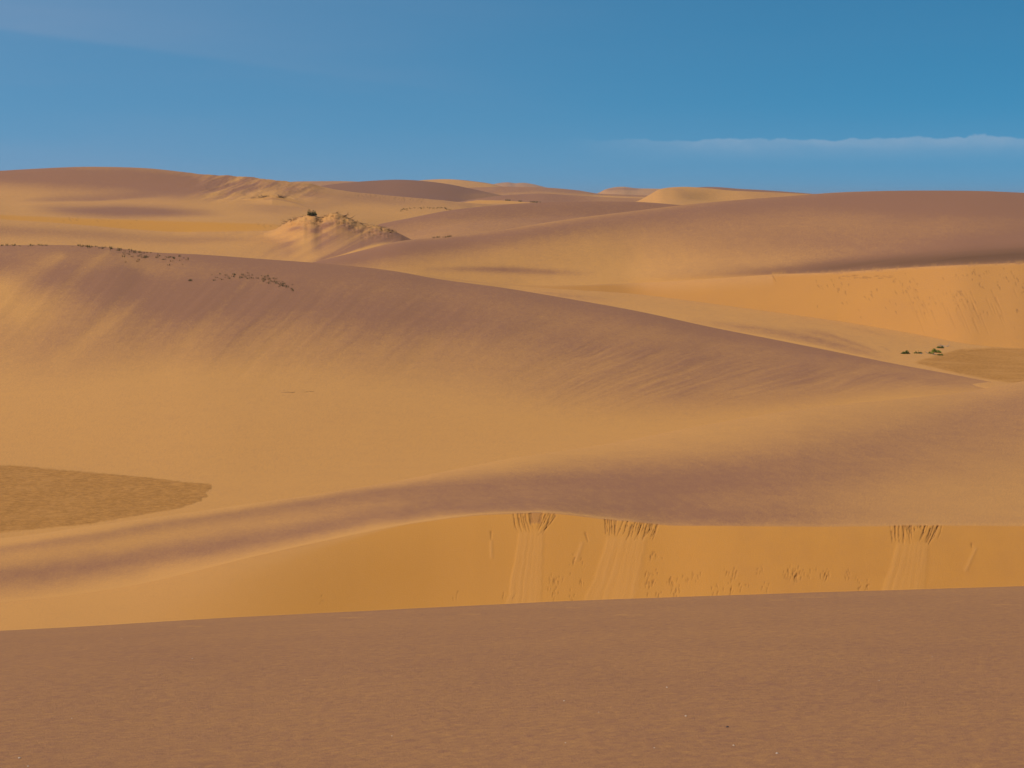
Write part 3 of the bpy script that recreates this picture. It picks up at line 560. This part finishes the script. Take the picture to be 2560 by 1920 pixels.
# ------------------------------------------------------------ dunes further off
def far_dune(crest, foot, mid=(0.55, 0.35), x0=None, x1=None, n=240, paint=None, slip=0, dark=0.0, spur=None, back=120, nr=40):
    """crest: (x, y, d) knots. foot: (dy, dd) rows below and nearer than the crest"""
    xs = np.linspace(crest[0][0], crest[-1][0], n); oy, od = cv(crest, xs), cv(crest, xs, 2)
    sp = spur(xs) if spur is not None else 0
    rows = [(None, od - foot[1] * 1.6, -16.8, 0), (oy + foot[0], od - foot[1], None, 0), (oy + foot[0] * mid[0], od - foot[1] * mid[1] + sp, None, 0), (oy, od, None, 0), (None, od + back * .35, ratio(oy) * od - 3, 0), (None, od + back, -16.8, 0)]
    P = loft(xs, rows, [4, nr, nr, 8, 8]); S = Surf(P); px, py = S.px, S.py
    S.P[..., 2] += 0.0012 * od[None] * 0.35 * fbm(S.P[..., 0] * 18 / od.mean(), S.P[..., 1] * 10 / od.mean(), 3)
    S.A[..., 0] = np.clip(paint(px, py, py - oy[None]) + 0.10 * fbm(px * 0.02, py * 0.08, 4), 0, 1.1)
    S.A[..., 3] = dark
    if slip: S.A[..., 1] = slip(px, py, py - oy[None])
    mesh_grid('sand_dune', S.P, S.A); return S
# ridge rising behind the right dune
ND = far_dune([(780, 615, 285), (860, 585, 292), (947, 561, 300), (1027, 545, 308), (1117, 527, 316), (1207, 516, 325), (1334, 507, 338), (1442, 504, 346), (1515, 503.5, 352), (1605, 506, 358), (1696, 512, 362), (1900, 532, 366), (2200, 560, 366)], (70, 85), n=420,
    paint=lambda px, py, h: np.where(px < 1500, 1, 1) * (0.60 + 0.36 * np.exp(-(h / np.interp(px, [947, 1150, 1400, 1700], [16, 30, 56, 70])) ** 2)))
# low purple dune with an orange foot slope
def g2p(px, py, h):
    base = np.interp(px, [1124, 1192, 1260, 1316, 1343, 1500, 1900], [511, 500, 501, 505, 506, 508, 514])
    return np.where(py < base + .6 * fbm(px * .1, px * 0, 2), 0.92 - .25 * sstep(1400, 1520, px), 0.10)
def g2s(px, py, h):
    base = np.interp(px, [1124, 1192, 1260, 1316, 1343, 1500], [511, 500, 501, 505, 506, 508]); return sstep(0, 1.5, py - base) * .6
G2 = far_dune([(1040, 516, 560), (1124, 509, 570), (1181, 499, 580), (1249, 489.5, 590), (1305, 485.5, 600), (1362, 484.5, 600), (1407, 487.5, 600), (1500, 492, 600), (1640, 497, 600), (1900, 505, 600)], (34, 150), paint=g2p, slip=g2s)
# broad purple dune left of centre
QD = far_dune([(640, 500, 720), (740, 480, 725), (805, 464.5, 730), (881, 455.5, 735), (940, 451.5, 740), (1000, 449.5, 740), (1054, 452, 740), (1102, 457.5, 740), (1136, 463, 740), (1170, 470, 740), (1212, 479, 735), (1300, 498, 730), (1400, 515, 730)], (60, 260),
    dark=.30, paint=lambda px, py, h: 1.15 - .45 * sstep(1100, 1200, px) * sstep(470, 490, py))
far_dune([(660, 462, 1150), (737, 453.8, 1150), (800, 452.8, 1150), (886, 453.5, 1150), (960, 460, 1150)], (45, 300), n=90, nr=16, paint=lambda px, py, h: 0.62 + 0 * px)
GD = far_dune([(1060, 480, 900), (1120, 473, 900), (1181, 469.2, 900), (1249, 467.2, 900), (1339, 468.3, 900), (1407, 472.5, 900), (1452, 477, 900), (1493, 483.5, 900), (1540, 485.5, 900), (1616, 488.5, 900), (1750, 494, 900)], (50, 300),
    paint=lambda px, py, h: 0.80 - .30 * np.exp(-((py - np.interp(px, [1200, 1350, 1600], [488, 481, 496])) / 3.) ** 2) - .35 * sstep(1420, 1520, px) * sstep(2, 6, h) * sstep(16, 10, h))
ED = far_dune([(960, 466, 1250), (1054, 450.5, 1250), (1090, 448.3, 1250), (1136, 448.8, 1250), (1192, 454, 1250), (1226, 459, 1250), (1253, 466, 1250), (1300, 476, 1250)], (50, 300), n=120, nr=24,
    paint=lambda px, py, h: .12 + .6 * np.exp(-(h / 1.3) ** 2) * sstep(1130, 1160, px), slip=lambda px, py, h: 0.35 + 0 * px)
far_dune([(1170, 480, 2300), (1237, 459.5, 2300), (1271, 456, 2300), (1290, 458, 2300), (1305, 456.8, 2300), (1328, 459.5, 2300), (1362, 468, 2300), (1420, 482, 2300)], (60, 500), n=120, nr=24, paint=lambda px, py, h: .50 + .25 * fbm(px * .06, py * .1, 3))
VD = far_dune([(1460, 490, 1900), (1497, 481.5, 1900), (1512, 474, 1900), (1530, 469, 1900), (1557, 466.5, 1900), (1589, 470.3, 1900), (1624, 471.3, 1900), (1680, 473, 1900), (1760, 480, 1900)], (50, 500), n=120, nr=24,
    paint=lambda px, py, h: .35 + .45 * np.exp(-((py - np.interp(px, [1510, 1545, 1600], [475, 471.5, 473])) / 3.) ** 2) * sstep(1505, 1530, px) * sstep(1610, 1590, px))
# golden dune at right of centre, with a spur running down towards the camera
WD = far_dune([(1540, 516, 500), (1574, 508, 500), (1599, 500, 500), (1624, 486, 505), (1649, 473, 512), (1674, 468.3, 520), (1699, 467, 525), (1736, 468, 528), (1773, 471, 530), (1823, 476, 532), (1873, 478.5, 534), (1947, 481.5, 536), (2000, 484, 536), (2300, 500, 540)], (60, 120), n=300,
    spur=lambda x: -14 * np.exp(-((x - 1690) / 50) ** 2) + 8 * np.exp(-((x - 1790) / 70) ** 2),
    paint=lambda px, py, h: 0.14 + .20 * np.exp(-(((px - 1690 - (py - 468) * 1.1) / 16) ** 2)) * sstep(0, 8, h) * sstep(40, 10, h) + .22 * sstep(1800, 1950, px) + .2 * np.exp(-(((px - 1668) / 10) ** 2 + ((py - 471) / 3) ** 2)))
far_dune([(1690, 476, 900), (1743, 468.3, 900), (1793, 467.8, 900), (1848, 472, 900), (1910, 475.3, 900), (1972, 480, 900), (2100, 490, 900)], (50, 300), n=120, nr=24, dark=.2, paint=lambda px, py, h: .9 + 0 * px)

# ------------------------------------------------------------ plants, wood, pebbles
def tri_mesh(name, V, Fc, mat):
    me = bpy.data.meshes.new(name); me.from_pydata(V, [], Fc); me.materials.append(mat); me.update(); return me
def blades(seed, n, h, spread, w, mat, lean=0.5):
    R = random.Random(seed); V = []; Fc = []
    for i in range(n):
        a = R.uniform(0, 6.28); r = spread * R.random() ** .5; x, y = r * math.cos(a), r * math.sin(a)
        b = R.uniform(0, 6.28); wd = w * R.uniform(.6, 1.2); hh = h * R.uniform(.45, 1.1); lx, ly = lean * hh * math.cos(a) * R.random(), lean * hh * math.sin(a) * R.random()
        dx, dy = math.cos(b) * wd, math.sin(b) * wd; s = len(V)
        V += [(x - dx, y - dy, -.05), (x + dx, y + dy, -.05), (x + dx * .7 + lx * .4, y + dy * .7 + ly * .4, hh * .55), (x - dx * .7 + lx * .4, y - dy * .7 + ly * .4, hh * .55), (x + lx, y + ly, hh)]
        Fc += [(s, s + 1, s + 2, s + 3), (s + 3, s + 2, s + 4)]
    return tri_mesh('grass_tuft', V, Fc, mat)
def leafball(seed, n, rx, ry, rz, leaf, mat, name='foliage'):
    R = random.Random(seed); V = []; Fc = []
    bumps = [(R.uniform(-.7, .7) * rx, R.uniform(-.7, .7) * ry, R.uniform(.35, .9)) for _ in range(7)]
    for i in range(n):
        bx_, by_, bh = R.choice(bumps); a = R.uniform(0, 6.28); q = R.random() ** .5
        p = Vector((bx_ + .42 * rx * q * math.cos(a), by_ + .42 * ry * q * math.sin(a), rz * bh * (1 - .75 * q * q) * R.uniform(.25, 1.05)))
        u = Vector((R.gauss(0, 1), R.gauss(0, 1), R.gauss(0, .7))).normalized(); v = u.cross(Vector((R.gauss(0, 1), R.gauss(0, 1), R.gauss(0, 1)))).normalized()
        l = leaf * R.uniform(.6, 1.3); s = len(V)
        V += [tuple(p - u * l), tuple(p + v * l * .45), tuple(p + u * l), tuple(p - v * l * .45)]; Fc += [(s, s + 1, s + 2, s + 3)]
    return tri_mesh(name, V, Fc, mat)
def twigs(seed, n, ln, th, mat, name='stem', up=.35, rad=.2):
    R = random.Random(seed); V = []; Fc = []
    for i in range(n):
        a = R.uniform(0, 6.28); p = Vector((R.uniform(-rad, rad), R.uniform(-rad, rad), -.03)); d = Vector((math.cos(a), math.sin(a), up * R.uniform(.4, 1.6))).normalized()
        pts = [p]
        for k in range(4):
            d = (d + Vector((R.gauss(0, .25), R.gauss(0, .25), R.gauss(0, .2)))).normalized(); p = p + d * ln / 4 * R.uniform(.7, 1.2); pts.append(p)
        s = len(V)
        for k, q in enumerate(pts):
            t = th * (1 - .8 * k / 4)
            for c in range(3): V.append((q.x + t * math.cos(c * 2.09), q.y + t * math.sin(c * 2.09) * .7, q.z + t * math.sin(c * 2.09 + 1)))
        for k in range(4):
            for c in range(3): a0 = s + 3 * k + c; a1 = s + 3 * k + (c + 1) % 3; Fc.append((a0, a1, a1 + 3, a0 + 3))
    return tri_mesh(name, V, Fc, mat)
def put(name, me, loc, label, cat, group=None, scale=1.0, rz=None, parent=None):
    o = bpy.data.objects.new(name, me); C.objects.link(o); o.location = loc
    o.rotation_euler = (0, 0, random.uniform(0, 6.28) if rz is None else rz)
    o.scale = (scale,) * 3 if isinstance(scale, (int, float)) else scale
    if parent is None:
        o['label'] = label; o['category'] = cat
        if group: o['group'] = group
    return o
tufts_green = [blades(20 + i, 16, .34, .20, .022, OLIVE) for i in range(3)]
tufts_dry = [blades(40 + i, 14, .30, .22, .020, DRY) for i in range(3)]
rr = random.Random(99)
def on(S, x, y, r0, r1): return S.at(x, y, r0, r1)
# crest of the left dune
G1 = 'grass tufts along the crest of the left dune'
n = 0
while n < 120:
    x = rr.choice((rr.uniform(0, 130), rr.uniform(180, 360), rr.uniform(260, 480), rr.uniform(200, 330), rr.uniform(290, 440)))
    y0 = float(curve(Rp, np.array([x]))[0]); below = abs(rr.gauss(0, 1)) * (2.0 if x < 200 else 3.5 if x < 290 else 11) + (x > 400) * 8
    p = on(LD, x, y0 + below, 280, 357); green = rr.random() < .55
    sc_ = rr.uniform(.3, .82); where = 'at the far left of the left dune crest' if x < 135 else 'left of the dense middle on the left dune crest' if x < 270 else 'in the dense middle of the left dune crest' if x < 370 else 'trailing down right of the left dune crest'
    put('grass_tuft', rr.choice(tufts_green if green else tufts_dry), p, ('larger ' if sc_ > .6 else 'small ') + ('green' if green else 'straw coloured') + ' grass tuft ' + where, 'grass tuft', G1, sc_); n += 1
G1b = 'grass tufts in the lone strip on the left dune face'
for i in range(85):
    t = rr.betavariate(1.8, 1.2); x = 500 + 232 * t; y = np.interp(x, [500, 580, 620, 690, 732], [698, 691, 692, 704, 722]) + rr.gauss(0, 4.2)
    if rr.random() < .1: x, y = 477 + rr.uniform(-2, 2), 702 + rr.uniform(-2, 2)
    p = on(LD, x, y, 240, 357); gr_ = rr.random() < .6; where = 'alone left of the strip' if x < 485 else 'in the left part of the strip' if x < 580 else 'in the middle of the strip' if x < 660 else 'at the right end of the strip'
    put('grass_tuft', rr.choice(tufts_green if gr_ else tufts_dry), p, ('green' if gr_ else 'straw coloured') + ' grass tuft ' + where + ' below the left dune crest', 'grass tuft', G1b, rr.uniform(.28, .75))
# tufts on the low rise behind, and along the right dune's far edge
G3 = 'grass tufts on the low pale rise behind the hummock'
for i in range(60):
    t = rr.betavariate(1.6, 1.1); x = 1000 + 127 * t; y = np.interp(x, [1000, 1060, 1110, 1127], [523, 518, 520, 526]) + abs(rr.gauss(0, 2.4)) * (1 if x < 1095 else .3)
    p = on(PD, x, y, 90, 284); put('grass_tuft', rr.choice(tufts_dry + tufts_green), p, 'tiny dark grass tuft on the low pale rise behind the hummock', 'grass tuft', G3, rr.uniform(.5, 1.2))
G4 = 'grass tufts where the brown ridge meets the right dune'
for i in range(16):
    x = rr.choice((rr.uniform(1082, 1100), rr.uniform(1108, 1128))); y = float(curve(Cr, np.array([x]))[0]) + rr.uniform(-1, 2)
    p = on(RD, x, y, 234, 384); put('grass_tuft', rr.choice(tufts_dry), p, 'tiny dry grass tuft on the crest line right of the eroded hummock', 'grass tuft', G4, rr.uniform(.5, 1.1))
G5 = 'distant shrubs at the foot of the purple dune'
for i in range(20):
    x = rr.choice((rr.uniform(1256, 1282), rr.uniform(1256, 1350), rr.uniform(1328, 1346))); y = np.interp(x, [1256, 1316, 1345], [500.5, 505, 506.5]); p = on(G2, x, y, 4, 84)
    put('grass_tuft', rr.choice(tufts_green), p, 'distant dark grass speck where the purple dune meets its orange slope', 'grass tuft', G5, rr.uniform(1.2, 2.4))
# shrub and dry creepers on the hummock
def shrub(loc, label, rx, ry, rz, leaf, nleaf, mat, seed, group=None, stems=8):
    e = bpy.data.objects.new('shrub', None); C.objects.link(e); e.location = loc; e['label'] = label; e['category'] = 'shrub'
    if group: e['group'] = group
    f = bpy.data.objects.new('foliage', leafball(seed, nleaf, rx, ry, rz, leaf, mat)); C.objects.link(f); f.parent = e
    s = bpy.data.objects.new('stem', twigs(seed + 1, stems, max(rx, .3) * 1.0, .012 + rx * .015, WOOD, 'stem', .6, rx * .3)); C.objects.link(s); s.parent = e
    return e
nH = HS.P.shape[0]
shrub(on(HS, 780, 539, 4, 158) + Vector((0, .2, .05)), 'dark green rounded shrub crowning the eroded sand hummock', .78, .75, 1.25, .09, 1100, OLIVE, 70, None, 12)
creep = [twigs(60 + i, 9, 1.5, .035, WOOD, 'dry_creeper', .12, .5) for i in range(4)]
creep_s = [twigs(80 + i, 12, .8, .030, WOOD, 'dry_creeper', .3, .4) for i in range(3)]
paths = [[(700, 565), (720, 554), (742, 544), (768, 540)], [(785, 538), (800, 545), (812, 550)], [(806, 545), (818, 537), (836, 533), (858, 539), (876, 548), (890, 558)], [(832, 541), (850, 545), (862, 553)], [(866, 560), (880, 566), (890, 562), (884, 552)],
         [(908, 560), (935, 564), (955, 566), (975, 577), (996, 584)], [(945, 567), (960, 575), (982, 584)], [(790, 545), (803, 556), (790, 560), (770, 556)], [(735, 549), (728, 556)], [(852, 560), (868, 568)], [(900, 557), (918, 566), (928, 570)]]
spots = ['on the upper left shoulder of the hummock', 'just right of the dark shrub on the hummock', 'along the rounded right hand top of the hummock', 'under the right hand top of the hummock', 'in the hollow right of the hummock top', 'down the long right hand ridge of the hummock', 'on the lower side of the right hand ridge', 'curled below the dark shrub on the hummock', 'low on the left shoulder of the hummock', 'on the steep face under the hummock top', 'at the notch where the right hand ridge begins']
for pl, spot in zip(paths, spots):
    L_ = sum(math.hypot(b[0] - a[0], b[1] - a[1]) for a, b in zip(pl, pl[1:])); m = max(2, int(L_ / 7.5))
    for i in range(m):
        t = (i + rr.random() * .7) / m * (len(pl) - 1); j = min(int(t), len(pl) - 2); u = t - j
        x = pl[j][0] * (1 - u) + pl[j + 1][0] * u; y = pl[j][1] * (1 - u) + pl[j + 1][1] * u + rr.gauss(0, .8)
        p = on(HS, x, y, 4, 158); put('dry_creeper', rr.choice(creep if rr.random() < .55 else creep_s), p, 'wiry dry creeper ' + spot, 'creeper', 'dry creepers on the eroded hummock', rr.uniform(.5, .9))
for i in range(12):
    x = rr.uniform(632, 712); y = float(curve(Ho2, np.array([x]))[0]) + rr.uniform(0.5, 3)
    put('dry_creeper', rr.choice(creep_s), on(HS2, x, y, 4, 158), 'small dry creeper on the little pale mound below the left skyline', 'creeper', 'dry creepers on the small mound', rr.uniform(.9, 1.6))
# green shrubs by the gravel flat on the right
def rs(x, y): return on(RD, x, y, 4, 113)
shrub(rs(2262, 884), 'low dark green shrub standing leftmost of the green shrubs by the right gravel flat', .42, .30, .40, .055, 420, GREEN, 101)
shrub(rs(2294, 883.5), 'flat small green shrub between the leftmost shrub and the bright cluster', .38, .28, .22, .05, 300, GREEN, 103)
shrub(rs(2347, 869.5), 'low dark green shrub at the back, beside a bleached dead branch', .42, .30, .24, .05, 320, GREEN, 105)
shrub(rs(2341, 881.5), 'tallest and greenest shrub in the cluster at the edge of the gravel flat', .44, .34, .46, .06, 560, LIME, 107)
shrub(rs(2331, 884), 'yellow green shrub low in front of the tallest green shrub', .36, .26, .20, .05, 300, LIME, 109)
shrub(rs(2350, 888), 'small dark green sprawling shrub nearest the camera in the right cluster', .30, .24, .18, .05, 240, GREEN, 111)
dead = [twigs(130 + i, 12, .95, .028, GREYWOOD, 'dead_branch', .22, .2) for i in range(3)]
put('dead_branch', dead[0], rs(2363, 866.5), 'bleached grey dead branch lying right of the rearmost green shrub', 'dead branch', scale=.8)
put('dead_branch', dead[1], rs(2320, 884), 'bleached grey dead branch left of the yellow green shrub', 'dead branch', scale=.55)
put('dead_branch', dead[2], rs(2334, 887.5), 'short grey dead branch in front of the yellow green shrub', 'dead branch', scale=.5)
put('dead_branch', dead[1], rs(2304, 884.5), 'small grey dead branch at the right end of the flat green shrub', 'dead branch', scale=.3)
# pebbles and bits of twig on the foreground dune
def pebble(seed, mat):
    R = random.Random(seed); V = []; Fc = []; nu, nv = 10, 6
    for j in range(nv + 1):
        th = math.pi * j / nv
        for i in range(nu):
            a = 2 * math.pi * i / nu; r = 1 + R.uniform(-.12, .12); V.append((r * math.sin(th) * math.cos(a), .7 * r * math.sin(th) * math.sin(a), .45 * r * math.cos(th) + .2))
    for j in range(nv):
        for i in range(nu): a = j * nu + i; b = j * nu + (i + 1) % nu; Fc.append((a, a + nu, b + nu, b))
    me = tri_mesh('pebble', V, Fc, mat); me.polygons.foreach_set('use_smooth', [True] * len(me.polygons)); return me
pm = [pebble(1, SHELL), pebble(2, SHELL), pebble(3, SHELL)]
def fs_(x, y): return on(F, x, y, 29, 449)
for (x, y, s) in ((45, 1895, 7), (71, 1914, 5), (483, 1648, 5), (1666, 1719, 6), (1714, 1790, 6), (1416, 1750, 5), (1411, 1858, 4), (1837, 1862, 5), (1941, 1888, 7), (178, 1797, 4), (305, 1595, 4), (1635, 1872, 4), (1502, 1780, 3), (2200, 1700, 4), (2330, 1640, 3), (980, 1840, 4), (760, 1700, 3)):
    put('pebble', rr.choice(pm), fs_(x, y), 'tiny pale pebble lying on the smooth purple brown foreground dune', 'pebble', 'pale pebbles scattered on the foreground dune', s * .0011)
put('pebble', pebble(9, DARKSTONE), fs_(1813, 1821), 'single tiny dark pebble among the pale ones on the foreground dune', 'pebble', scale=.009)
tw = [twigs(140 + i, 2, .16, .0045, WOOD, 'twig', .05, .02) for i in range(2)]
put('twig', tw[0], fs_(1487, 1512), 'short dark twig on the foreground dune, just below its crest under the second slide', 'twig')
put('twig', tw[1], fs_(595, 1577), 'short dark twig at the left, just below the crest of the foreground dune', 'twig', scale=.8)
put('twig', tw[0], fs_(1575, 1525), 'thin bent twig right of and below another twig near the foreground crest', 'twig', scale=.7)
def stick(n, ln, th, seed):
    R = random.Random(seed); V = []; Fc = []
    for k in range(n + 1):
        x = ln * (k / n - .5); y = .05 * math.sin(k * .9) + R.uniform(-.03, .03); z = th * .4 + R.uniform(-.01, .01)
        for c in range(5): V.append((x, y + th * math.cos(c * 1.2566), z + th * math.sin(c * 1.2566)))
    for k in range(n):
        for c in range(5): a0 = 5 * k + c; a1 = 5 * k + (c + 1) % 5; Fc.append((a0, a1, a1 + 5, a0 + 5))
    return tri_mesh('branch', V, Fc, WOOD)
put('branch', stick(14, 1.15, .012, 3), on(LD, 717, 982, 60, 250), 'long thin half buried branch on the golden flat, the left of two pieces', 'branch', rz=.10)
put('branch', stick(14, 1.0, .010, 4), on(LD, 766, 979, 60, 250), 'long thin half buried branch on the golden flat, the right of two pieces', 'branch', rz=.35)

# ------------------------------------------------------------ desert haze
hb = 30.0; x0, x1, y0, y1, z0, z1 = -9200, 9200, -3200, 15200, -17.8, 34.0
V = [(x, y, z) for z in (z0, z1) for y in (y0, y1) for x in (x0, x1)]
me = bpy.data.meshes.new('haze'); me.from_pydata(V, [], [(0, 2, 3, 1), (4, 5, 7, 6), (0, 1, 5, 4), (2, 6, 7, 3), (0, 4, 6, 2), (1, 3, 7, 5)])
hm = new_mat('haze'); pv = N('ShaderNodeVolumePrincipled'); pv.inputs['Density'].default_value = 0.00012; pv.inputs['Color'].default_value = (0.74, 0.80, 0.92, 1); pv.inputs['Anisotropy'].default_value = 0.2
ho = N('ShaderNodeOutputMaterial'); L(pv.outputs[0], ho.inputs['Volume']); me.materials.append(hm)
o = bpy.data.objects.new('haze', me); C.objects.link(o); o['kind'] = 'stuff'; o['label'] = 'thin pale air over the far dunes'
